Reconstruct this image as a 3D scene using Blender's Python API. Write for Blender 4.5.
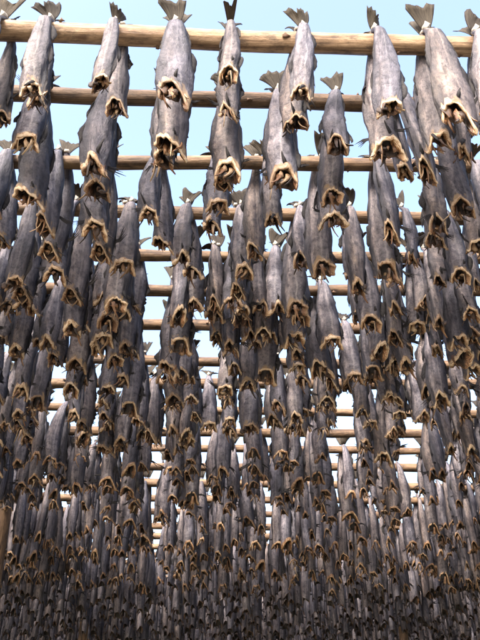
import bpy, math, random
import numpy as np
from mathutils import Vector, Matrix, noise

for o in list(bpy.data.objects): bpy.data.objects.remove(o)
R = math.radians
scene = bpy.context.scene

# ------------------------------------------------------------------ camera
PITCH, YAW, CAMZ, FPX = R(28.7), R(-1.9), 1.6, 640.0
cam_d = bpy.data.cameras.new('camera'); cam = bpy.data.objects.new('camera', cam_d)
scene.collection.objects.link(cam); scene.camera = cam
cam.location = (0, 0, CAMZ); cam.rotation_euler = (R(90) + PITCH, 0, YAW)
cam_d.sensor_fit = 'VERTICAL'; cam_d.sensor_height = 36.0; cam_d.lens = 36.0 * FPX / 640.0
cam_d.clip_start = 0.05; cam_d.clip_end = 5000
CAMR = cam.rotation_euler.to_matrix()

# ------------------------------------------------------------------ light
SUN_EL, SUN_AZ = R(43), R(206)          # azimuth clockwise from +Y (the viewing direction): behind left
world = bpy.data.worlds.new('World'); scene.world = world; world.use_nodes = True
wn = world.node_tree
sky = wn.nodes.new('ShaderNodeTexSky'); sky.sky_type = 'NISHITA'; sky.sun_disc = False
sky.sun_elevation = SUN_EL; sky.sun_rotation = SUN_AZ
sky.air_density = 1.0; sky.dust_density = 7.5; sky.ozone_density = 1.5; sky.altitude = 0
wn.nodes['Background'].inputs['Strength'].default_value = 0.15
wn.links.new(sky.outputs['Color'], wn.nodes['Background'].inputs['Color'])
sun_d = bpy.data.lights.new('sun', 'SUN'); sun = bpy.data.objects.new('sun', sun_d)
scene.collection.objects.link(sun)
sun_d.energy = 1.0; sun_d.angle = R(10); sun_d.color = (1.0, 0.95, 0.87)
S = Vector((math.sin(SUN_AZ) * math.cos(SUN_EL), math.cos(SUN_AZ) * math.cos(SUN_EL), math.sin(SUN_EL)))
sun.rotation_euler = S.to_track_quat('Z', 'Y').to_euler(); sun.location = (-6, -8, 12)
vs = scene.view_settings
vs.view_transform = 'Standard'; vs.look = 'None'; vs.gamma = 1; vs.use_curve_mapping = False
vs.exposure = 2.4
scene.render.engine = 'CYCLES'
scene.render.resolution_x = 768; scene.render.resolution_y = 1024

C = scene.collection
# ------------------------------------------------------------------ helpers
def project(p):
    v = CAMR.transposed() @ (Vector(p) - cam.location)
    if v.z >= -0.05: return (-9999, -9999, 0)
    return (240 + FPX * v.x / -v.z, 320 - FPX * v.y / -v.z, -v.z)
def ray(px, py):
    return CAMR @ Vector(((px - 240) / FPX, (320 - py) / FPX, -1.0))

def tag(o, label=None, cat=None, group=None, kind=None):
    if label: o['label'] = label
    if cat: o['category'] = cat
    if group: o['group'] = group
    if kind: o['kind'] = kind
    return o

class MB:
    """collects verts / faces / uv-per-vertex / random-per-vertex"""
    def __init__(s): s.v = []; s.f = []; s.uv = []
    def add(s, verts, faces, uvs=None):
        b = len(s.v)
        s.v += [tuple(p) for p in verts]
        s.f += [tuple(i + b for i in f) for f in faces]
        s.uv += list(uvs) if uvs is not None else [(0.5, 0.5)] * len(verts)
    def mesh(s, name, mat, rnd=0.5, smooth=True):
        me = bpy.data.meshes.new(name)
        me.from_pydata(s.v, [], s.f)
        a = me.attributes.new('fuv', 'FLOAT_VECTOR', 'POINT')
        a.data.foreach_set('vector', np.array([(u, w, 0) for u, w in s.uv], dtype=np.float32).ravel())
        a = me.attributes.new('rnd', 'FLOAT', 'POINT')
        a.data.foreach_set('value', np.full(len(s.v), rnd, dtype=np.float32))
        if smooth: me.polygons.foreach_set('use_smooth', [True] * len(me.polygons))
        me.materials.append(mat); me.update()
        return me

# ------------------------------------------------------------------ materials
def nt(name):
    m = bpy.data.materials.new(name); m.use_nodes = True
    t = m.node_tree; return m, t, t.nodes, t.links, t.nodes['Principled BSDF']
def N(t, kind, **kw):
    n = t.nodes.new(kind)
    for k, v in kw.items():
        if k in n.inputs: n.inputs[k].default_value = v
        else: setattr(n, k, v)
    return n
def ramp(t, stops):
    n = t.nodes.new('ShaderNodeValToRGB'); cr = n.color_ramp
    while len(cr.elements) < len(stops): cr.elements.new(0.5)
    for e, (p, c) in zip(cr.elements, stops): e.position = p; e.color = (*c, 1)
    return n
def mixc(t, a, b, fac, mode='MIX'):
    n = t.nodes.new('ShaderNodeMix'); n.data_type = 'RGBA'; n.blend_type = mode
    for s, v in ((6, a), (7, b), (0, fac)):
        if hasattr(v, 'links') or hasattr(v, 'is_linked'): t.links.new(v, n.inputs[s])
        elif s == 0: n.inputs[0].default_value = v
        else: n.inputs[s].default_value = (*v, 1)
    return n.outputs[2]
def math_n(t, op, a, b=0.0, clamp=False):
    n = t.nodes.new('ShaderNodeMath'); n.operation = op; n.use_clamp = clamp
    for i, v in enumerate((a, b)):
        if hasattr(v, 'is_linked'): t.links.new(v, n.inputs[i])
        else: n.inputs[i].default_value = v
    return n.outputs[0]

def fish_coords(t):
    """fish-surface coordinates (around, along) plus a per-fish random number"""
    a = N(t, 'ShaderNodeAttribute', attribute_name='fuv')
    r = N(t, 'ShaderNodeAttribute', attribute_name='rnd')
    oi = t.nodes.new('ShaderNodeObjectInfo')
    rr = math_n(t, 'FRACT', math_n(t, 'ADD', r.outputs['Fac'], oi.outputs['Random']))
    cmb = t.nodes.new('ShaderNodeCombineXYZ')
    t.links.new(math_n(t, 'MULTIPLY', rr, 37.0), cmb.inputs[2])
    add = N(t, 'ShaderNodeVectorMath', operation='ADD')
    t.links.new(a.outputs['Vector'], add.inputs[0]); t.links.new(cmb.outputs[0], add.inputs[1])
    sep = t.nodes.new('ShaderNodeSeparateXYZ'); t.links.new(a.outputs['Vector'], sep.inputs[0])
    return add.outputs[0], sep, rr
def noise_on(t, vec, scale3, scale, detail=4, rough=0.6):
    mp = t.nodes.new('ShaderNodeMapping'); mp.inputs['Scale'].default_value = scale3
    t.links.new(vec, mp.inputs['Vector'])
    n = N(t, 'ShaderNodeTexNoise', Scale=scale, Detail=detail, Roughness=rough)
    t.links.new(mp.outputs[0], n.inputs['Vector']); return n.outputs['Fac']

def skin_material():
    m, t, nd, ln, b = nt('dried_fish_skin')
    vec, sep, rr = fish_coords(t)
    streak = noise_on(t, vec, (6, 1.8, 1), 2.0, 4, 0.55)
    blotch = noise_on(t, vec, (3.2, 3.0, 1), 1.6, 5, 0.6)
    fine = noise_on(t, vec, (60, 22, 1), 2.0, 3, 0.7)
    base = ramp(t, [(0.25, (0.068, 0.062, 0.066)), (0.43, (0.128, 0.118, 0.122)), (0.58, (0.20, 0.186, 0.188)), (0.76, (0.35, 0.325, 0.31))])
    ln.new(streak, base.inputs[0])
    br = ramp(t, [(0.30, (0.42, 0.43, 0.50)), (0.52, (0.88, 0.87, 0.91)), (0.72, (1.0, 0.95, 0.86))])
    ln.new(blotch, br.inputs[0])
    col = mixc(t, base.outputs[0], br.outputs[0], 0.9, 'MULTIPLY')
    fr = ramp(t, [(0.35, (0.45, 0.45, 0.48)), (0.62, (1.1, 1.1, 1.1))]); ln.new(fine, fr.inputs[0])
    col = mixc(t, col, fr.outputs[0], 0.55, 'MULTIPLY')
    # mottling, wrinkles and the pale lateral line
    mot = noise_on(t, vec, (8, 8.5, 1), 2.0, 6, 0.72)
    mr = ramp(t, [(0.36, (0.30, 0.29, 0.34)), (0.47, (0.88, 0.87, 0.90)), (0.62, (1.45, 1.38, 1.30))]); ln.new(mot, mr.inputs[0])
    col = mixc(t, col, mr.outputs[0], 0.85, 'MULTIPLY')
    lat = math_n(t, 'ABSOLUTE', math_n(t, 'SUBTRACT', math_n(t, 'ADD', sep.outputs[0], math_n(t, 'MULTIPLY', math_n(t, 'SUBTRACT', blotch, 0.5), 0.06)), 0.765))
    lr = ramp(t, [(0.004, (1, 1, 1)), (0.012, (0, 0, 0))]); ln.new(lat, lr.inputs[0])
    col = mixc(t, col, (0.30, 0.275, 0.26), math_n(t, 'MULTIPLY', lr.outputs[0], 0.28))
    lr2 = ramp(t, [(0.012, (0, 0, 0)), (0.022, (1, 1, 1)), (0.05, (0, 0, 0))]); ln.new(lat, lr2.inputs[0])
    col = mixc(t, col, (0.05, 0.048, 0.06), math_n(t, 'MULTIPLY', lr2.outputs[0], 0.2))
    # dark back edges at the two sides of the flattened body (u = 0 and u = .5)
    edge = math_n(t, 'ABSOLUTE', math_n(t, 'COSINE', math_n(t, 'MULTIPLY', sep.outputs[0], 2 * math.pi)))
    er = ramp(t, [(0.62, (0, 0, 0)), (0.95, (1, 1, 1))]); ln.new(edge, er.inputs[0])
    col = mixc(t, col, (0.017, 0.018, 0.026), math_n(t, 'MULTIPLY', er.outputs[0], 0.8))
    # one flank is the dark back of the fish, the other its pale belly
    dors = ramp(t, [(0.15, (1.25, 1.19, 1.12)), (0.5, (0.95, 0.95, 0.97)), (0.8, (0.34, 0.36, 0.44))])
    half = math_n(t, 'ADD', math_n(t, 'MULTIPLY', math_n(t, 'COSINE', math_n(t, 'MULTIPLY', sep.outputs[0], 2 * math.pi)), 0.5), 0.5)
    ln.new(math_n(t, 'ADD', half, math_n(t, 'MULTIPLY', math_n(t, 'SUBTRACT', blotch, 0.5), 0.9)), dors.inputs[0])
    col = mixc(t, col, dors.outputs[0], 0.9, 'MULTIPLY')
    # per-fish tone
    tr = ramp(t, [(0.0, (0.45, 0.47, 0.56)), (0.2, (0.85, 0.87, 0.97)), (0.4, (0.98, 0.88, 0.78)), (0.6, (1.25, 1.28, 1.38)), (0.8, (0.80, 0.76, 0.75)), (1.0, (1.5, 1.48, 1.48))])
    ln.new(rr, tr.inputs[0])
    col = mixc(t, col, tr.outputs[0], 1.0, 'MULTIPLY')
    # cream dried flesh bleeding over the cut edge
    cut = math_n(t, 'ADD', sep.outputs[1], math_n(t, 'MULTIPLY', math_n(t, 'SUBTRACT', noise_on(t, vec, (7, 5, 1), 2.0, 4, 0.6), 0.5), 0.32))
    cr = ramp(t, [(0.945, (0, 0, 0)), (0.995, (1, 1, 1))]); ln.new(cut, cr.inputs[0])
    col = mixc(t, col, (0.24, 0.165, 0.10), cr.outputs[0])
    ln.new(col, b.inputs['Base Color'])
    b.inputs['Roughness'].default_value = 0.50; b.inputs['Specular IOR Level'].default_value = 0.3
    bump = N(t, 'ShaderNodeBump', Strength=0.9, Distance=0.009)
    ln.new(math_n(t, 'ADD', math_n(t, 'ADD', streak, mot), math_n(t, 'MULTIPLY', fine, 0.25)), bump.inputs['Height'])
    ln.new(bump.outputs[0], b.inputs['Normal'])
    return m

def flesh_material():
    m, t, nd, ln, b = nt('dried_fish_flesh')
    vec, sep, rr = fish_coords(t)
    n1 = noise_on(t, vec, (17, 9, 1), 2.0, 6, 0.78)
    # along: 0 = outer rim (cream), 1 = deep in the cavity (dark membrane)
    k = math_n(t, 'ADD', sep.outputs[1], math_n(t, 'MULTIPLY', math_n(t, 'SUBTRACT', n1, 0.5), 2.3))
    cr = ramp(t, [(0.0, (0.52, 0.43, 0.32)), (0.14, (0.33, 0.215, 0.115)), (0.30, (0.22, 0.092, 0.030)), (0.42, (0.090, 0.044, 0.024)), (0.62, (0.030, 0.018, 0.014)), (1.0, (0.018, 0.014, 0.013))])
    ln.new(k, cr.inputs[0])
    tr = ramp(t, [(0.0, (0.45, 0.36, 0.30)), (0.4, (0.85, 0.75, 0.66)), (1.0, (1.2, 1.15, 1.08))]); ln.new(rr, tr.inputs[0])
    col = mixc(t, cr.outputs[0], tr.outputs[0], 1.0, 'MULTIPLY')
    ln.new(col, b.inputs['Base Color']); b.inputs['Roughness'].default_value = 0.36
    bump = N(t, 'ShaderNodeBump', Strength=0.6, Distance=0.006)
    ln.new(n1, bump.inputs['Height']); ln.new(bump.outputs[0], b.inputs['Normal'])
    return m

def fin_material(name, stops, trans=0.0):
    m, t, nd, ln, b = nt(name)
    vec, sep, rr = fish_coords(t)
    n1 = noise_on(t, vec, (26, 1.2, 1), 1.5, 3, 0.6)
    cr = ramp(t, stops); ln.new(n1, cr.inputs[0])
    tr = ramp(t, [(0.0, (0.7, 0.7, 0.75)), (1.0, (1.15, 1.12, 1.05))]); ln.new(rr, tr.inputs[0])
    ln.new(mixc(t, cr.outputs[0], tr.outputs[0], 1.0, 'MULTIPLY'), b.inputs['Base Color'])
    b.inputs['Roughness'].default_value = 0.7; b.inputs['Specular IOR Level'].default_value = 0.12
    bump = N(t, 'ShaderNodeBump', Strength=0.7, Distance=0.003)
    ln.new(n1, bump.inputs['Height']); ln.new(bump.outputs[0], b.inputs['Normal'])
    if trans:
        tl = N(t, 'ShaderNodeBsdfTranslucent'); ln.new(cr.outputs[0], tl.inputs[0])
        ms = nd.new('ShaderNodeMixShader'); ms.inputs[0].default_value = trans
        ln.new(b.outputs[0], ms.inputs[1]); ln.new(tl.outputs[0], ms.inputs[2])
        ln.new(ms.outputs[0], nd['Material Output'].inputs[0])
    return m

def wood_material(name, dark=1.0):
    m, t, nd, ln, b = nt(name)
    tc = nd.new('ShaderNodeTexCoord'); oi = nd.new('ShaderNodeObjectInfo')
    sh = nd.new('ShaderNodeCombineXYZ'); ln.new(math_n(t, 'MULTIPLY', oi.outputs['Random'], 50.0), sh.inputs[0])
    add = N(t, 'ShaderNodeVectorMath', operation='ADD'); ln.new(tc.outputs['Object'], add.inputs[0]); ln.new(sh.outputs[0], add.inputs[1])
    g = noise_on(t, add.outputs[0], (1.2, 34, 34), 1.6, 5, 0.65)
    bl = noise_on(t, add.outputs[0], (2.4, 5, 5), 1.3, 4, 0.6)
    cr = ramp(t, [(0.25, (0.24, 0.155, 0.095)), (0.5, (0.40, 0.295, 0.19)), (0.75, (0.52, 0.41, 0.285))]); ln.new(g, cr.inputs[0])
    br = ramp(t, [(0.36, (0.42, 0.36, 0.33)), (0.52, (0.92, 0.88, 0.84)), (0.70, (1.2, 1.2, 1.2))]); ln.new(bl, br.inputs[0])
    col = mixc(t, cr.outputs[0], br.outputs[0], 0.85, 'MULTIPLY')
    pk = noise_on(t, add.outputs[0], (7, 16, 16), 1.5, 6, 0.7)
    pr_ = ramp(t, [(0.38, (0.30, 0.27, 0.27)), (0.47, (0.85, 0.82, 0.80)), (0.62, (1.3, 1.3, 1.28))]); ln.new(pk, pr_.inputs[0])
    col = mixc(t, col, pr_.outputs[0], 0.8, 'MULTIPLY')
    crk = noise_on(t, add.outputs[0], (0.8, 26, 26), 3.0, 3, 0.5)
    cr2 = ramp(t, [(0.40, (0.35, 0.30, 0.27)), (0.45, (1, 1, 1))]); ln.new(crk, cr2.inputs[0])
    col = mixc(t, col, cr2.outputs[0], 0.7, 'MULTIPLY')
    vo = N(t, 'ShaderNodeTexVoronoi', Scale=1.0); mp = nd.new('ShaderNodeMapping'); mp.inputs['Scale'].default_value = (4.5, 11, 11)
    ln.new(add.outputs[0], mp.inputs[0]); ln.new(mp.outputs[0], vo.inputs['Vector'])
    kr = ramp(t, [(0.08, (1, 1, 1)), (0.17, (0, 0, 0))]); ln.new(vo.outputs['Distance'], kr.inputs[0])
    col = mixc(t, col, (0.13, 0.07, 0.04), math_n(t, 'MULTIPLY', kr.outputs[0], 0.8))
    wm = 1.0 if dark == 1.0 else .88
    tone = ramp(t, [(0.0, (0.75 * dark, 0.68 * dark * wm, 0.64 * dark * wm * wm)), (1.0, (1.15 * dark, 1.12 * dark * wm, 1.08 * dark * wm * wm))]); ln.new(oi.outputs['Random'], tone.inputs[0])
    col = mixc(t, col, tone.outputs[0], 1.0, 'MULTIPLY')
    ln.new(col, b.inputs['Base Color']); b.inputs['Roughness'].default_value = 0.7
    bump = N(t, 'ShaderNodeBump', Strength=0.8, Distance=0.008); ln.new(math_n(t, 'ADD', g, pk), bump.inputs['Height']); ln.new(bump.outputs[0], b.inputs['Normal'])
    return m

M_SKIN = skin_material(); M_FLESH = flesh_material()
M_FIN = fin_material('dark_fin', [(0.3, (0.016, 0.017, 0.022)), (0.7, (0.075, 0.070, 0.072))], 0.2)
M_TAIL = fin_material('tail_fin', [(0.3, (0.020, 0.017, 0.015)), (0.55, (0.050, 0.042, 0.034)), (0.8, (0.095, 0.080, 0.062))], 0.08)
M_WOOD = wood_material('lit_pole_wood'); M_WOOD2 = wood_material('shaded_pole_wood', 0.38)  # same timber twice: the second has the rack's shade darkened into its colour
mK, tK, _, _, bK = nt('knot_wood'); bK.inputs['Base Color'].default_value = (0.10, 0.055, 0.03, 1); bK.inputs['Roughness'].default_value = .75; M_KNOT = mK
mS, tS, _, _, bS = nt('white_string'); bS.inputs['Base Color'].default_value = (0.28, 0.255, 0.22, 1); bS.inputs['Roughness'].default_value = 0.85

def ground_material(name, c0, c1):
    m, t, nd, ln, b = nt(name)
    tc = nd.new('ShaderNodeTexCoord')
    n1 = noise_on(t, tc.outputs['Object'], (1, 1, 1), 0.5, 6, 0.65); n2 = noise_on(t, tc.outputs['Object'], (1, 1, 1), 14, 4, 0.7)
    a = ramp(t, [(0.35, c0), (0.6, c1)]); ln.new(n1, a.inputs[0])
    c = ramp(t, [(0.3, (0.55, 0.55, 0.55)), (0.7, (1.2, 1.2, 1.15))]); ln.new(n2, c.inputs[0])
    ln.new(mixc(t, a.outputs[0], c.outputs[0], 1.0, 'MULTIPLY'), b.inputs['Base Color']); b.inputs['Roughness'].default_value = 0.95
    bump = N(t, 'ShaderNodeBump', Strength=0.8, Distance=0.05); ln.new(n2, bump.inputs['Height']); ln.new(bump.outputs[0], b.inputs['Normal'])
    return m

# ------------------------------------------------------------------ ground (slopes gently down, away from the camera)
SLOPE = 0.123
def ground_z(y): return -SLOPE * y if y < 40 else -SLOPE * 40 - 0.01 * (y - 40)
mb = MB()
ys = [-60, -20, -6, 0, 6, 12, 18, 24, 30, 36, 40, 60, 120, 400, 1500]
xs = [-1500, -300, -60, -20, -10, -4, 0, 4, 10, 20, 60, 300, 1500]
for y in ys:
    for x in xs:
        mb.v.append((x, y, ground_z(y) + (0.05 * noise.noise((x * .3, y * .3, 0)) if abs(x) < 30 and -10 < y < 40 else 0))); mb.uv.append((0, 0))
nx = len(xs)
for j in range(len(ys) - 1):
    for i in range(nx - 1): mb.f.append((j * nx + i, j * nx + i + 1, (j + 1) * nx + i + 1, (j + 1) * nx + i))
g = bpy.data.objects.new('ground', mb.mesh('ground', ground_material('dark_turf', (0.035, 0.042, 0.018), (0.075, 0.070, 0.042)))); C.objects.link(g); tag(g, kind='structure')
mb = MB()
for y in (-4.5, -2.0, 0.0, 1.4):
    for x in (-30, -10, -4, 0, 4, 10, 30): mb.v.append((x, y + .25 * math.sin(x * .7), ground_z(y + .25 * math.sin(x * .7)) + .06)); mb.uv.append((0, 0))
for j in range(3):
    for i in range(6): mb.f.append((j * 7 + i, j * 7 + i + 1, (j + 1) * 7 + i + 1, (j + 1) * 7 + i))
g = bpy.data.objects.new('path', mb.mesh('path', ground_material('pale_gravel', (0.30, 0.28, 0.24), (0.46, 0.43, 0.38)))); C.objects.link(g); tag(g, kind='structure')  # unseen pale strip, added to bounce light up onto the near rows

# ------------------------------------------------------------------ the drying rack: poles, beams, posts
H = 2.4
HP = 1.095 * H                          # height of the rack plane above the eye, taken at the camera
POLE_ROWS_PX = [40, 100, 163, 213, 253, 287, 327, 360, 384, 410, 432, 450, 468]
rng = random.Random(5)
ROWS = [HP / (math.tan(PITCH + math.atan((320 - q) / FPX)) + SLOPE) for q in POLE_ROWS_PX]
while ROWS[-1] < 8.4 * H: ROWS.append(ROWS[-1] + rng.uniform(0.36, 0.48))
POLE_R = 0.046
def pole_z(y): return CAMZ + HP - SLOPE * y
LEFT, RIGHT, BAY = -2.17, 3.10, 5.27

def round_pole(p0, p1, r0, r1, seed, segs=12, rings=26, wob=0.009, bend=0.022):
    """tapered, slightly crooked round timber, built along local X around its own middle"""
    p0, p1 = Vector(p0), Vector(p1); ax = p1 - p0; L = ax.length
    m = MB(); vs_, uv = [], []
    for i in range(rings + 1):
        s = i / rings
        cy = bend * math.sin(s * math.pi * 1.4 + seed) + 0.5 * bend * noise.noise((s * 5, seed * 3.1, 0))
        cz = bend * math.cos(s * math.pi * 1.1 + seed * 2) * 0.7 + 0.5 * bend * noise.noise((s * 5, seed * 7.7, 4))
        rr = r0 + (r1 - r0) * s
        for k in range(segs):
            a = 2 * math.pi * k / segs
            q = rr + wob * noise.noise((s * L * 3.0, math.cos(a) * 1.1 + seed, math.sin(a) * 1.1))
            vs_.append(((s - .5) * L, cy + q * math.cos(a), cz + q * math.sin(a))); uv.append((k / segs, s))
    fs = [(i * segs + k, i * segs + (k + 1) % segs, (i + 1) * segs + (k + 1) % segs, (i + 1) * segs + k) for i in range(rings) for k in range(segs)]
    fs.append(tuple(range(segs))[::-1]); fs.append(tuple(rings * segs + k for k in range(segs)))
    m.add(vs_, [tuple(reversed(f)) for f in fs], uv)
    rot = ax.to_track_quat('X', 'Z').to_matrix().to_4x4()
    return m, Matrix.Translation((p0 + p1) / 2) @ rot
U_ = 'first second third fourth fifth sixth seventh eighth ninth tenth eleventh twelfth thirteenth fourteenth fifteenth sixteenth seventeenth eighteenth nineteenth'.split()
ORD = U_ + [t + q for t, z_ in (('twenty', 'twentieth'), ('thirty', 'thirtieth'), ('forty', 'fortieth'), ('fifty', 'fiftieth')) for q in [''] + ['-' + u for u in U_[:9]]]
ORD = [{'twenty': 'twentieth', 'thirty': 'thirtieth', 'forty': 'fortieth', 'fifty': 'fiftieth'}.get(q, q) for q in ORD]
def lump(m, c, rad, seed, v=0.35):
    """a small uneven chunk (an octahedron split once)"""
    vs_, fs = [], []
    base = [Vector(p) for p in ((1, 0, 0), (-1, 0, 0), (0, 1, 0), (0, -1, 0), (0, 0, 1), (0, 0, -1))]
    tris = [(0, 2, 4), (2, 1, 4), (1, 3, 4), (3, 0, 4), (2, 0, 5), (1, 2, 5), (3, 1, 5), (0, 3, 5)]
    pts = list(base); cache = {}
    def mid(a, b):
        k = (min(a, b), max(a, b))
        if k not in cache: pts.append(((pts[a] + pts[b]) / 2).normalized()); cache[k] = len(pts) - 1
        return cache[k]
    for a, b, c_ in tris:
        ab, bc, ca = mid(a, b), mid(b, c_), mid(c_, a)
        fs += [(a, ab, ca), (ab, b, bc), (ca, bc, c_), (ab, bc, ca)]
    for p in pts:
        q = 1 + 1.5 * noise.noise(p * 2.3 + Vector((seed, seed * 2, 0)))
        vs_.append((c[0] + p.x * rad[0] * q, c[1] + p.y * rad[1] * q, c[2] + p.z * rad[2] * q))
    m.add(vs_, fs, [(p.x * .5, v + p.z * .15) for p in pts])

pole_dev = {}
for i, y in enumerate(ROWS):
    for bay in (-1, 0, 1):
        half = 0.40 * (y * 0.9 + 1.4) + 0.9
        pr = random.Random(i * 7 + bay * 101)
        x0, x1 = LEFT + bay * BAY - 0.25, RIGHT + bay * BAY + 0.25
        oy = 0.055 * bay if bay else 0.0
        dz0, dz1 = pr.uniform(-.012, .012), pr.uniform(-.012, .012)
        dy0, dy1 = pr.uniform(-.02, .02), pr.uniform(-.02, .02)
        z = pole_z(y)
        r0 = POLE_R * pr.uniform(.93, 1.08) * (1 if i == 0 else .88); r1 = r0 * pr.uniform(.82, .95)
        if pr.random() < .4: r0, r1 = r1, r0
        far = i > 16
        m, mw = round_pole((x0, y + oy * 1.9 + dy0, z + dz0), (x1, y + oy * 1.9 + dy1, z + dz1), r0, r1, pr.uniform(0, 60), 12 if not far else 8, 40 if not far else 10)
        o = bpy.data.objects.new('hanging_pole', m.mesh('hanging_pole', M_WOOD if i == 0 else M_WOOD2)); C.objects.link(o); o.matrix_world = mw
        if bay == 0:
            pole_dev[i] = (x0, x1, y + dy0, y + dy1, z + dz0, z + dz1, r0, r1)
        if bay == 0 and i < 7:
            for kx in np.arange(-1.9, 1.9, .30 if i == 0 else .42):
                kx = kx + pr.uniform(-.13, .13); ka = pr.uniform(2.2, 5.2); km = MB(); ks = pr.uniform(.5, 1.0)
                qy, qz = y + dy0 + (dy1 - dy0) * .5, z + (dz0 + dz1) / 2
                s0 = (kx - x0) / (x1 - x0); ring = min(39, int(s0 * 40)); row_ = m.v[ring * 12:ring * 12 + 12]
                cy_ = sum(p[1] for p in row_) / 12; cz_ = sum(p[2] for p in row_) / 12; rr_ = sum(math.hypot(p[1] - cy_, p[2] - cz_) for p in row_) / 12
                lump(km, (0, 0, 0), (.017 * ks, .012 * ks, .006 + .006 * pr.random()), kx * 9 + i)
                ko = bpy.data.objects.new('knot', km.mesh('knot', M_KNOT)); C.objects.link(ko); ko.parent = o
                ko.matrix_basis = Matrix.Translation((kx - (x0 + x1) / 2, cy_ + rr_ * math.cos(ka), cz_ + rr_ * math.sin(ka))) @ Matrix.Rotation(ka - math.pi / 2, 4, 'X')
        if bay == 0 and i == 0: lab = 'pale tan wooden pole at the top of the picture, nearest, with sunlit knots'
        elif bay == 0 and i < 12: lab = 'brown wooden pole, %s from the top, sky showing above and below it' % ORD[i]
        elif bay == 0: lab = 'brown wooden pole deep in the rack, %s from the top, nearly hidden by fish' % ORD[i]
        else: lab = 'brown wooden pole %s of the posts, in line with %s pole from the top' % ('left' if bay < 0 else 'right', ORD[i])
        tag(o, lab, 'pole', 'round wooden poles the fish hang from')

def timber(name, p0, p1, r0, r1, seed, label, cat, group):
    m, mw = round_pole(p0, p1, r0, r1, seed, 12, 30, 0.01, 0.02)
    o = bpy.data.objects.new(name, m.mesh(name, M_WOOD2)); C.objects.link(o); o.matrix_world = mw
    return tag(o, label, cat, group)
BEAMX = [LEFT - BAY, LEFT, RIGHT, RIGHT + BAY]
y0, y1 = ROWS[0] - 0.5, ROWS[-1] + 0.5
for k, bx_ in enumerate(BEAMX):
    dz = -POLE_R - 0.07 - 0.008
    where = ['far left edge', 'left side', 'right side', 'far right edge'][k]
    timber('support_beam', (bx_, y0, pole_z(y0) + dz), (bx_, y1, pole_z(y1) + dz), .07, .065, k * 9.1,
           'long wooden beam under the poles along the %s of the rack' % where, 'beam', 'beams carrying the poles')
    for j, py in enumerate((2.2, ROWS[12] + 0.2, ROWS[12] + 5.2, ROWS[12] + 10.2, ROWS[12] + 15)):
        lab = 'round brown support post under the %s beam, %s from the camera' % (where, ['nearest', 'second', 'third', 'fourth', 'fifth'][j])
        if k == 1 and j == 1: lab = 'yellowish brown post at the left edge of the picture, lower half'
        if k == 1 and j == 2: lab = 'short visible brown post among fish at the bottom left'
        if k == 2 and j == 2: lab = 'short visible brown post among fish at the bottom right'
        timber('support_post', (bx_, py, ground_z(py) - .3), (bx_, py, pole_z(py) + dz - .062), .085, .075, k * 3.3 + j, lab, 'post', 'upright posts of the rack')

# ------------------------------------------------------------------ fish
def sheet(m, rows, th, uvs=None):
    """thin sheet with thickness th from a grid of rows of points (offset along the local normal)"""
    nr, nc = len(rows), len(rows[0])
    P = [[Vector(p) for p in r] for r in rows]
    def nrm(i, j):
        a = P[min(i + 1, nr - 1)][j] - P[max(i - 1, 0)][j]; b = P[i][min(j + 1, nc - 1)] - P[i][max(j - 1, 0)]
        n = a.cross(b); return n.normalized() if n.length > 1e-9 else Vector((0, 1, 0))
    vs_, uv = [], []
    for sgn in (1, -1):
        for i in range(nr):
            for j in range(nc):
                vs_.append(P[i][j] + nrm(i, j) * th * .5 * sgn); uv.append((j / max(1, nc - 1), i / max(1, nr - 1)))
    o2 = nr * nc; fs = []
    for i in range(nr - 1):
        for j in range(nc - 1):
            a, b, c_, d = i * nc + j, i * nc + j + 1, (i + 1) * nc + j + 1, (i + 1) * nc + j
            fs.append((a, b, c_, d)); fs.append((a + o2, d + o2, c_ + o2, b + o2))
    bd = [(0, j) for j in range(nc)] + [(i, nc - 1) for i in range(1, nr)] + [(nr - 1, j) for j in range(nc - 2, -1, -1)] + [(i, 0) for i in range(nr - 2, 0, -1)]
    for q in range(len(bd)):
        a = bd[q][0] * nc + bd[q][1]; b = bd[(q + 1) % len(bd)]; b = b[0] * nc + b[1]
        fs.append((b, a, a + o2, b + o2))
    m.add(vs_, fs, uv)

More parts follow.
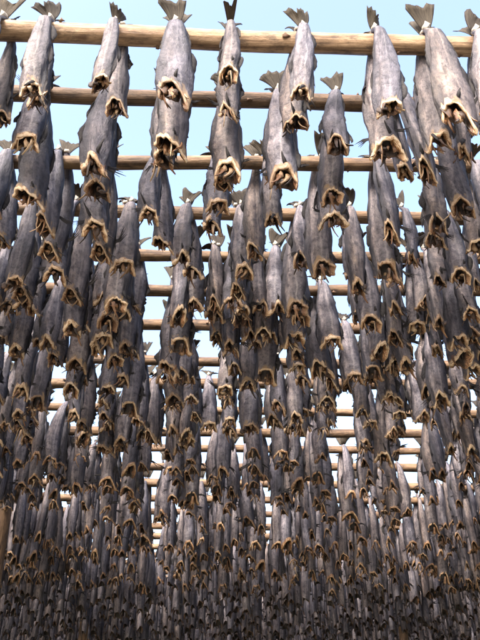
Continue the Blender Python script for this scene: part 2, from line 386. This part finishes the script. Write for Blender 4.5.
def make_fish(seed, back, lod):
    """Headless split stockfish tied by its tail. Origin = knot on top of the pole, pole along X, fish hangs on -Y (front) side.
    back: a fish on the far side (mirrored to +Y), its cut end still gaping towards -Y. lod 0 = near, 1 = mid, 2 = far"""
    r = random.Random(seed * 13 + (500 if back else 0))
    plain = lod == 3; lod = min(lod, 2)
    nR, nS = ((18, 32), (9, 16), (6, 10))[lod]
    sy = 1.0 if back else -1.0
    L = r.uniform(.42, .64); W = min(.070, L * r.uniform(.110, .148)); D = W * r.uniform(.44, .66)
    tail_w = r.uniform(.012, .017); tw = r.uniform(-.9, .9); bendx = r.uniform(-.034, .034); bow = r.uniform(-.006, .03)
    belly = r.uniform(.0, .25); nseed = r.uniform(0, 99)
    notch = r.uniform(.026, .060); fl, fr_ = r.uniform(.0, .042), r.uniform(.0, .042); backdrop = r.uniform(-.06, .015)
    skew = r.uniform(-.8, .8); gape = r.uniform(.5, 1.1); wl, wr = r.uniform(-.12, .16), r.uniform(-.12, .16); dent = r.uniform(.1, .5); dph = r.uniform(0, 6.28)
    waist = r.uniform(.02, .26); lens = r.uniform(.95, 1.35); fold = r.uniform(.08, .20)
    def frame(t):
        z = .022 - t * (L + .022)
        wrap = min(1, max(0, (0.03 - z) / .085)); wrap = wrap * wrap * (3 - 2 * wrap)
        prof = (1 - (1 - min(1, t / .72)) ** 1.7) * (1 - waist * max(0, (t - .66) / .34) ** 1.5)
        a = tail_w + (W - tail_w) * prof
        b = (.013 + (D - .013) * (1 - (1 - min(1, t / .8)) ** 1.6)) * (1 + (gape - 1) * max(0, (t - .7) / .3))
        y = sy * (.008 + wrap * (POLE_R + .010 + b * .86 - .008) + bow * t * t)
        x = bendx * math.sin(t * math.pi * .8)
        return x, y, z, a, b, tw * t
    def point(t, ph, inset=0.0, dz=0.0):
        x, y, z, a, b, rot = frame(min(t, 1))
        ca, sa = math.cos(ph), math.sin(ph)
        px = (a - inset) * math.copysign(abs(ca) ** .80, ca); py = (b - inset * .8) * math.copysign(abs(sa) ** lens, sa)
        nz = noise.noise((math.cos(ph) * 1.3 + nseed, math.sin(ph) * 1.3, t * 3.2)) * .30 + noise.noise((ca * 3 + nseed, sa * 3, t * 7.5)) * .17
        if lod == 0: nz += fold * noise.noise((ca * 4.2 + nseed, sa * 4.2, t * 2.2)) + .07 * noise.noise((ca * 7 + nseed, sa * 7, t * 16))
        q = 1 + nz * min(1, t * 2.2)
        # flattened, creased flanks
        py *= 1 - .18 * max(0, 1 - abs(ca) * 3) * belly * 2
        q -= dent * .35 * max(0, math.cos(ph - dph)) ** 6 * max(0, math.sin(math.pi * min(1, t))) 
        px *= q; py *= q
        wing = max(0, (t - .80) / .20) ** 2
        px *= 1 + (wl if ca < 0 else wr) * wing * abs(ca)
        c_, s_ = math.cos(rot), math.sin(rot)
        return Vector((x + px * c_ - py * s_, y + px * s_ + py * c_, z + dz))
    def rim_dz(ph):
        # local angle seen after the twist; the side towards the camera (-Y) is cut higher
        a = ph + tw
        f = max(0, -math.sin(a + skew * .5)); s = math.cos(a)
        d = notch * f ** 1.3 - (fl if s < 0 else fr_) * abs(s) ** 2.5 - backdrop * max(0, math.sin(a))
        return d + .022 * noise.noise((math.cos(ph) * 2.5 + nseed, math.sin(ph) * 2.5, 7)) + .010 * noise.noise((math.cos(ph) * 6 + nseed, math.sin(ph) * 6, 3)) + (.008 * noise.noise((math.cos(ph) * 17 + nseed, math.sin(ph) * 17, 5)) if lod == 0 else 0)
    P = {}
    body = MB(); vs_, uv = [], []
    ts = [(i / nR) ** .9 for i in range(nR + 1)]
    for t in ts:
        for k in range(nS):
            ph = 2 * math.pi * k / nS
            dz = rim_dz(ph) * max(0, (t - .6) / .4) ** 1.8
            vs_.append(point(t, ph, 0, dz)); uv.append((k / nS, t * (1, .965, .93)[lod]))
    fs = [(i * nS + k, (i + 1) * nS + k, (i + 1) * nS + (k + 1) % nS, i * nS + (k + 1) % nS) for i in range(nR) for k in range(nS)]
    x, y, z, a, b, _ = frame(0); vs_.append(Vector((x, y, z + .012))); uv.append((.5, 0)); tip = len(vs_) - 1
    fs += [(tip, k, (k + 1) % nS) for k in range(nS)]
    if lod == 0:
        fs = [f for f in fs]
    body.add(vs_, [tuple(reversed(f)) for f in fs], uv); P['body'] = body
    # the cut end: a thick uneven lip that curls in, then the cavity
    cut = MB(); vs_, uv = [], []
    lip = r.uniform(.008, .019)
    prof = [(0.0, -.001, 0.0, .0), (lip * .25, -.007, .03, .0), (lip * 1.0, -.004, .12, .0), (lip * 1.35, .016, .40, .0), (lip * 1.9, .045, .70, .0), (lip * 2.4, .075, .95, .0)]
    cb = r.uniform(.007, .030)
    prof = [(0.0015, cb, .22, 1), (-.0016, cb * .8, .10, 1), (-.0022, cb * .3, .0, 0), (.0, -.003, .05, 0), (lip * .55, -.002, .22, 0)] + prof[3:]
    if lod == 2: prof = [(0.0, -.001, .34, 0), (lip * .4, -.002, .42, 0), (lip * 1.6, .03, .8, 0)]
    for (ins, up, v, rag) in prof:
        for k in range(nS):
            ph = 2 * math.pi * k / nS
            thick = 1 + .7 * noise.noise((math.cos(ph) * 2 + nseed, math.sin(ph) * 2, 3))
            rear = max(0, math.sin(ph + tw))          # the belly side of the rim is thin brown membrane
            p = point(1, ph, min((ins * thick if ins > .002 else ins) * (1 - .5 * rear), D * .85 * gape), rim_dz(ph) + up)
            if rag: p.z += (.75 * cb * noise.noise((math.cos(ph) * 3.5 + nseed, math.sin(ph) * 3.5, 11)) - rear * cb * .7)
            if v > .3: p += Vector((noise.noise((ph * 2.2, nseed, v * 5)), noise.noise((ph * 2.2, nseed + 9, v * 5)), noise.noise((ph * 2.2, nseed + 5, v * 5)))) * .016
            vs_.append(p); uv.append((k / nS, v + .34 * rear + (0, .15, .0)[lod]))
    n = len(prof)
    fs = [(i * nS + k, (i + 1) * nS + k, (i + 1) * nS + (k + 1) % nS, i * nS + (k + 1) % nS) for i in range(n - 1) for k in range(nS)]
    x, y, z, a, b, _ = frame(1); vs_.append(Vector((x, y, z + .10))); uv.append((.5, 1.0)); cc = len(vs_) - 1
    fs += [((n - 1) * nS + (k + 1) % nS, (n - 1) * nS + k, cc) for k in range(nS)]
    cut.add(vs_, [tuple(reversed(f)) for f in fs], uv); P['cut_flesh'] = cut
    # chunks of dried flesh, the backbone stub and torn strips inside the cut
    if lod < 2:
        ch = MB()
        for q in range(4 if lod == 0 else 2):
            an = r.uniform(0, 6.28); rr = r.uniform(.15, .85)
            lump(ch, (x + a * rr * math.cos(an), y + b * rr * math.sin(an), z + r.uniform(.0, .05)), (r.uniform(.005, .018), r.uniform(.004, .010), r.uniform(.008, .026)), r.uniform(0, 50), r.choice((.15, .3, .45, .6, .75)))
        for q in range(5 if lod == 0 else 2):
            an = r.uniform(0, 6.28); bx0 = x + a * .72 * math.cos(an); by0 = y + b * .72 * math.sin(an)
            ln_, wd = r.uniform(.03, .09), r.uniform(.004, .013); dx, dy = r.uniform(-.045, .045), r.uniform(-.03, .03); vv = r.choice((.1, .35, .6, .8)); ca, sa = math.cos(an + 1.57), math.sin(an + 1.57)
            rows = []
            for i in range(4):
                s = i / 3; w_ = wd * (1 - .75 * s)
                cx, cy, cz = bx0 + dx * s * s, by0 + dy * s * s, z + .03 - s * ln_
                rows.append([(cx - ca * w_, cy - sa * w_, cz), (cx, cy, cz + .003), (cx + ca * w_, cy + sa * w_, cz)])
            n0 = len(ch.uv); sheet(ch, rows, .003); ch.uv[n0:] = [(u_, vv) for u_, _ in ch.uv[n0:]]
        P['flesh_chunk'] = ch
    # dark fins along both edges, ragged
    nfin = 0
    for side, spans in ((0, ((.22, .40), (.46, .66), (.72, .86))), (1, ((.30, .48), (.54, .72)))):
        if lod == 2: spans = spans[:1]
        for (ta, tb) in spans:
            if plain or r.random() < .36: continue
            nn = 7 if lod == 0 else 4; ph0 = (0 if side == 0 else math.pi) + r.uniform(-.25, .25)
            hgt = r.uniform(.006, .030); lean = r.uniform(.01, .05); yk = r.uniform(-.012, .012)
            rows = [[], [], []]
            for j in range(nn):
                s = j / (nn - 1); p = point(ta + (tb - ta) * s, ph0); ctr = Vector(frame(ta + (tb - ta) * s)[:3])
                out = (p - ctr).normalized()
                h = hgt * (math.sin(math.pi * (0.15 + .8 * s)) ** .6) * (r.uniform(.85, 1.1) if r.random() < .82 else r.uniform(.35, .7))
                rows[0].append(p - out * .006)
                rows[1].append(p + out * h * .5 + Vector((0, yk * .5, -lean * .4)))
                rows[2].append(p + out * h + Vector((0, yk, -lean)))
            fin = MB(); sheet(fin, rows, .002); P['edge_fin%d' % nfin] = fin; nfin += 1
    # pectoral fins: stiff dried rays that stick out beside the cut
    for side in (0, 1):
        if plain or r.random() < .38: continue
        ph0 = (0 if side == 0 else math.pi) + r.uniform(-.7, .7); p = point(r.uniform(.80, .93), ph0)
        sg = 1 if side == 0 else -1
        nc = (7, 4, 3)[lod]; ln_ = r.uniform(.035, .10); an0 = r.uniform(-1.35, .35); fan = r.uniform(.12, .5); curl = r.uniform(-.5, .5); yk = r.uniform(-.5, .5)
        rows = [[], [], []]
        for j in range(nc):
            an = an0 + fan * (j / (nc - 1) - .5); q = r.uniform(.75, 1.1) if j % 2 == 0 else r.uniform(.25, .6)
            for i_, s_ in enumerate((-.12, .4, 1.0)):
                aa = an + curl * s_ * q; w_ = (j / (nc - 1) - .5) * .012 * (1 - .5 * s_)
                d = Vector((sg * math.cos(aa), yk * s_, math.sin(aa)))
                rows[i_].append(p + d * ln_ * s_ * (q if s_ > .3 else 1) + Vector((-sg * math.sin(an0), 0, math.cos(an0))) * w_)
        pec = MB(); sheet(pec, rows, .002); P['pectoral_fin%d' % side] = pec
    if lod < 2 and r.random() < .75:
        ph0 = -math.pi / 2 - tw + r.uniform(-.6, .6); p = point(r.uniform(.84, .93), ph0); ln_ = r.uniform(.03, .075); w_ = r.uniform(.006, .012); dx = r.uniform(-.6, .6); up_ = 1 if r.random() < .6 else -1
        d = Vector((dx, -.45, up_)).normalized(); sd = Vector((1, 0, -dx * up_)).normalized(); p = p + Vector((0, .004, 0))
        pel = MB(); sheet(pel, [[p - sd * w_, p + Vector((0, -.003, 0)), p + sd * w_], [p + d * ln_ * .5 - sd * w_ * .9, p + d * ln_ * .5 + Vector((0, -.004, 0)), p + d * ln_ * .5 + sd * w_ * .6], [p + d * ln_ * .85 - sd * w_ * .5, p + d * ln_, p + d * ln_ * .7 + sd * w_ * .3]], .0025)
        P['pelvic_fin'] = pel
    # tail fan above the knot
    tail = MB(); mode = r.random()
    tilt = r.uniform(.05, .55) if mode < .66 else (r.uniform(.7, 1.3) if mode < .9 else r.uniform(-1.5, -.8))
    if back: tilt = abs(tilt) * .8 + .15
    tl = r.uniform(.11, .15); spread = r.uniform(.38, .60); nr_, nc = ((6, 13), (4, 7), (3, 5))[lod]
    lean_x = r.uniform(-.30, .30); rows = []; fork = r.uniform(.12, .42); yaw = r.uniform(-.7, .7)
    cut_ = [r.uniform(.88, 1.05) for _ in range(nc)]
    if r.random() < .4: cut_[r.randint(1, nc - 2)] *= .75
    for i in range(nr_):
        s = i / (nr_ - 1); row = []
        for j in range(nc):
            u = 2 * j / (nc - 1) - 1; an = u * spread + lean_x * s
            rad = .02 + tl * s * (1 - fork * (1 - abs(u)) * s) * (1 - (1 - cut_[j]) * s)
            w0 = .008 * u * (1 - s)
            lx, lz = rad * math.sin(an) + w0, rad * math.cos(an) - .02
            ly = .012 * s * math.sin(u * 3.2 + seed) + .012 * s * u * u + .004 * s * math.sin(j * 2.6)
            cyw, syw = math.cos(yaw * s), math.sin(yaw * s); lx, ly = lx * cyw - ly * syw, lx * syw + ly * cyw
            bend = tilt * (.35 + .65 * s)
            yy = ly * math.cos(bend) - sy * -1 * lz * math.sin(bend) * 1.0
            zz = lz * math.cos(bend)
            row.append((lx, sy * .010 + (yy if not back else abs(yy) * .6), .030 + zz))
        rows.append(row)
    sheet(tail, rows, .003)
    P['tail_fin'] = tail
    # string: two turns round the tail wrist and a little knot
    if lod < 2:
        st = MB(); x, y, z, a, b, _ = frame(.015)
        for turn in range(1):
            cz = .030; ns, nt_ = 12, 6; vs_ = []; fs = []
            for i in range(ns):
                an = 2 * math.pi * i / ns
                for k in range(nt_):
                    bb = 2 * math.pi * k / nt_; kn = (2.0 if i == (9 if sy < 0 else 3) else (1.4 if i in (8, 10, 2, 4) else 1)); rad = .0060 * kn * math.cos(bb)
                    vs_.append(((tail_w * .80 + rad) * math.cos(an), sy * .010 + (.014 + rad) * math.sin(an), cz + .0085 * kn * math.sin(bb)))
            for i in range(ns):
                for k in range(nt_): fs.append((i * nt_ + k, ((i + 1) % ns) * nt_ + k, ((i + 1) % ns) * nt_ + (k + 1) % nt_, i * nt_ + (k + 1) % nt_))
            for i_, k_ in ((9 if sy < 0 else 3, 0),):           # pull the knot out into two short loose ends
                for k in range(nt_):
                    bb = 2 * math.pi * k / nt_; vx, vy, vz = vs_[i_ * nt_ + k]
                    vs_[i_ * nt_ + k] = (vx + .012 * math.cos(bb * 2), vy + sy * .006 * abs(math.sin(bb)), vz - .010 * max(0, -math.sin(bb)))
            st.add(vs_, fs)
        P['tail_string'] = st
    tailword = 'upright tail' if -.1 < tilt < .56 else 'folded tail'
    return P, L, tailword

import re
def kind_of(k): return re.sub(r'[0-9]+$', '', k)
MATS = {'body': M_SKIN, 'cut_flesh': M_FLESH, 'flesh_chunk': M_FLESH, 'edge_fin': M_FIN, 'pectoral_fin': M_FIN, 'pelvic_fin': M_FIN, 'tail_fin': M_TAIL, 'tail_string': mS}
NV = 22
near = {}
for bk in (False, True):
    for s in range(NV):
        P, L, tw_ = make_fish(s, bk, 0)
        near[(bk, s)] = ({k: m.mesh(kind_of(k), MATS[kind_of(k)], (s * .618) % 1) for k, m in P.items()}, L, tw_)

# ---- where the pairs hang
rng = random.Random(21)
HAND = {0: [2, 50, 115, 175, 230, 302, 374, 428, 477],
        1: [-14, 47, 110, 167, 228, 279, 337, 397, 450, 505],
        2: [-30, 12, 58, 108, 160, 216, 266, 322, 374, 428, 472, 515],
        3: [-12, 34, 76, 131, 188, 242, 300, 350, 402, 440, 480, 520]}
def pole_at(i, x):
    x0, x1, ya, yb, za, zb, r0, r1 = pole_dev[i]; s = (x - x0) / (x1 - x0); s_ = min(1, max(0, s))
    return ya + (yb - ya) * s_, za + (zb - za) * s_, r0 + (r1 - r0) * s_
spots = []                                             # (row, x, y, z_knot)
for i, y in enumerate(ROWS):
    half = max(5.2, 0.375 * (y * 0.877 + 1.25) * 1.04 + 0.55)
    xs_ = []
    yc = math.tan(-YAW) * y
    xc = y * math.tan(-YAW)
    if i in HAND:
        for px in HAND[i]:
            yy, zz, rr = pole_at(i, 0)
            d = ray(px, 0)
            # pixel column taken on the pole itself: solve for the x whose projection has that column
            lo, hi = -4.0, 4.0
            for _ in range(40):
                mid_ = (lo + hi) / 2
                if project((mid_, *pole_at(i, mid_)[:2]))[0] < px: lo = mid_
                else: hi = mid_
            xs_.append(lo)
        x = xs_[0]
        while x > xc - half: x -= rng.uniform(.22, .32); xs_.append(x)
        x = max(xs_)
        while x < xc + half: x += rng.uniform(.22, .32); xs_.append(x)
    elif i <= 11:
        cols = [-60, -25, 8, 40, 90, 115, 136, 176, 192, 230, 250, 288, 318, 362, 388, 428, 455, 488, 530]
        px_ = [c + rng.uniform(-6, 6) for c in cols if rng.random() < (.90 if i < 7 else .97)] + [c + rng.uniform(14, 30) for c in cols if rng.random() < .22 + .05 * (i - 4)]
        for px in px_:
            lo, hi = -6.0, 6.0
            for _ in range(40):
                mid_ = (lo + hi) / 2
                if project((mid_, *pole_at(i, mid_)[:2]))[0] < px: lo = mid_
                else: hi = mid_
            xs_.append(lo)
        x = min(xs_)
        while x > xc - half: x -= rng.uniform(.22, .32); xs_.append(x)
        x = max(xs_)
        while x < xc + half: x += rng.uniform(.22, .32); xs_.append(x)
    else:
        x = xc - half + rng.uniform(0, .2)
        while x < xc + half:
            xs_.append(x); x += rng.uniform(.11, .21) if i > 13 else rng.choice((rng.uniform(.18, .24), rng.uniform(.22, .31), rng.uniform(.24, .42)))
    for x in sorted(xs_):
        yy, zz, rr = pole_at(i, x)
        q = project((x, yy, zz - .3))[0]
        if 8 < i < 19 and any(a_ < q < b_ for a_, b_ in ((64, 72), (151, 159), (207, 215), (264, 274), (339, 346), (408, 414))) and rng.random() < .65: continue   # the open lanes between columns
        spots.append((i, x, yy, zz + rr))

fish = []
NAMED = {}                                             # scale tweaks read off the photograph for the first pole
ROW0_SCALE = {50: 1.02, 115: .95, 175: 1.1, 230: .9, 302: .98, 374: 1.16, 428: 1.28, 477: 1.1, 2: 1.1}
for (i, x, y, z) in spots:
    for bk in (False, True):
        fr = random.Random(int((x + 50) * 1000) * 31 + i * 977 + (1 if bk else 0))
        s = fr.randrange(NV); sc = fr.uniform(.84, 1.06) if i < 13 else fr.uniform(.95, 1.25)
        if i == 0 and not bk:
            px = project((x, y, z))[0]
            k = min(ROW0_SCALE, key=lambda q: abs(q - px))
            if abs(k - px) < 5:
                ups = [q for q in range(NV) if near[(False, q)][2] == 'upright tail']; downs = [q for q in range(NV) if q not in ups]
                order = sorted(ROW0_SCALE).index(k)
                s = downs[1] if k == 230 else ups[(order * 3 + 1) % len(ups)]
            if abs(k - px) < 5: sc = ROW0_SCALE[k] * .49 / near[(bk, s)][1]
        yaw = fr.gauss(0, .16); roll = fr.gauss(0, .035); dx = (fr.uniform(-.03, .03) if i < 2 else fr.uniform(-.05, .05)) if bk else 0
        mw = Matrix.Translation((x + dx, y, z)) @ Matrix.Rotation(yaw * .5, 4, 'Z') @ Matrix.Rotation(roll, 4, 'Y') @ Matrix.Diagonal((sc * (fr.uniform(.60, .82) if i > 12 else fr.uniform(.84, 1.0) if i else fr.uniform(.80, .90)), 1 if sc > 1 else .97, sc, 1))
        end = mw @ Vector((0, -.09 if not bk else .09, -near[(bk, s)][1])); mid_ = mw @ Vector((0, 0, -.2))
        pe, pm = project(end), project(mid_)
        inside = any(-12 < p[0] < 492 and -10 < p[1] < 650 for p in (pe, pm))
        fish.append(dict(row=i, x=x, bk=bk, s=s, mw=mw, inside=inside, px=pm[0], L=near[(bk, s)][1] * sc, tail=near[(bk, s)][2], mir=fr.random() < .5))

# the nearest rows, as many whole rows as make up about 300 fish in view
count, last = 0, -1
for i in range(len(ROWS)):
    n = sum(1 for f in fish if f['row'] == i and f['inside'])
    if count + n > 312: break
    count += n; last = i
GROUP = 'dried fish hung in pairs along the nearer poles'
made = 0
for i in range(last + 1):
    for bk in (False, True):
        rowf = sorted([f for f in fish if f['row'] == i and f['bk'] == bk and f['inside']], key=lambda f: f['px'])
        for n, f in enumerate(rowf):
            size = 'long' if f['L'] > .53 else ('short' if f['L'] < .44 else 'grey')
            side = 'far' if bk else 'near'
            num = 'leftmost' if n == 0 else ('rightmost' if n == len(rowf) - 1 else ORD[n] + ' from left')
            pole = 'topmost pole' if i == 0 else '%s pole from top' % ORD[i]
            size = size if size == 'grey' else size + ' grey'
            tailtxt = ', ' + f['tail'] if i == 0 and not bk else ''
            e = bpy.data.objects.new('dried_fish', None); e.empty_display_size = .05; C.objects.link(e)
            mw = f['mw'] @ Matrix.Diagonal((-1, 1, 1, 1)) if False else f['mw']
            e.matrix_world = mw
            tag(e, '%s dried fish%s, %s side of %s, %s' % (size, tailtxt, side, pole, num), 'dried fish', GROUP)
            parts = near[(bk, f['s'])][0]; objs = {}
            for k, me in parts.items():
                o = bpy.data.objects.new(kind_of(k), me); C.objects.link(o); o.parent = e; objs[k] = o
            if 'flesh_chunk' in objs: objs['flesh_chunk'].parent = objs['cut_flesh']; objs['flesh_chunk']['kind'] = 'stuff'
            made += 1

# ---- the rest of the fish: one mass
low = {}
def low_mesh(bk, s, lod):
    if (bk, s, lod) not in low:
        P, L, _ = make_fish(s, bk, lod); V, F, U, MI = [], [], [], []
        mats = [M_SKIN, M_FLESH, M_FIN, M_TAIL]
        b = 0
        for k, m in P.items():
            if k == 'tail_string': continue
            V += m.v; U += m.uv; mi = mats.index(MATS[kind_of(k)])
            for f in m.f:
                g_ = [q + b for q in f]
                if len(g_) == 4: F += [(g_[0], g_[1], g_[2]), (g_[0], g_[2], g_[3])]; MI += [mi, mi]
                else: F.append(tuple(g_)); MI.append(mi)
            b += len(m.v)
        low[(bk, s, lod)] = (np.array([tuple(p) for p in V], dtype=np.float64), np.array(F, dtype=np.int32), np.array(U, dtype=np.float32), np.array(MI, dtype=np.int32))
    return low[(bk, s, lod)]
def mass(name, items, label):
    Vs, Fs, Us, Ms, Rs, base = [], [], [], [], [], 0
    for f, lod in items:
        V, F, U, MI = low_mesh(f['bk'], f['s'], lod)
        A = np.array(f['mw']); W_ = V @ A[:3, :3].T + A[:3, 3]
        Vs.append(W_); Fs.append(F + base); Us.append(U); Ms.append(MI); base += len(V)
        Rs.append(np.full(len(V), (f['x'] * 7.13 + f['row'] * .377 + (0.31 if f['bk'] else 0)) % 1, dtype=np.float32))
    V = np.concatenate(Vs).astype(np.float32); F = np.concatenate(Fs); U = np.concatenate(Us); MI = np.concatenate(Ms); Rn = np.concatenate(Rs)
    me = bpy.data.meshes.new(name)
    me.vertices.add(len(V)); me.vertices.foreach_set('co', V.ravel())
    me.loops.add(F.size); me.loops.foreach_set('vertex_index', F.ravel())
    me.polygons.add(len(F)); me.polygons.foreach_set('loop_start', np.arange(0, F.size, 3, dtype=np.int32)); me.polygons.foreach_set('loop_total', np.full(len(F), 3, dtype=np.int32))
    for m_ in (M_SKIN, M_FLESH, M_FIN, M_TAIL): me.materials.append(m_)
    me.polygons.foreach_set('material_index', MI); me.polygons.foreach_set('use_smooth', np.ones(len(F), dtype=bool))
    a = me.attributes.new('fuv', 'FLOAT_VECTOR', 'POINT'); a.data.foreach_set('vector', np.concatenate([U, np.zeros((len(U), 1), dtype=np.float32)], 1).ravel())
    a = me.attributes.new('rnd', 'FLOAT', 'POINT'); a.data.foreach_set('value', Rn)
    me.update(calc_edges=True); me.validate()
    o = bpy.data.objects.new(name, me); C.objects.link(o)
    tag(o, label, 'dried fish', kind='stuff'); return len(F)
rest = [(f, 3 if not f['inside'] and not -60 < f['px'] < 540 else (1 if f['row'] < 18 else 2)) for f in fish if f['row'] > last or not f['inside']]
tris = mass('dried_fish_mass', rest, 'dense mass of small grey dried fish hanging on the far poles below')
print('rows', len(ROWS), 'individual fish', made, 'rows as individuals', last + 1, 'mass fish', len(rest), 'tris', tris)
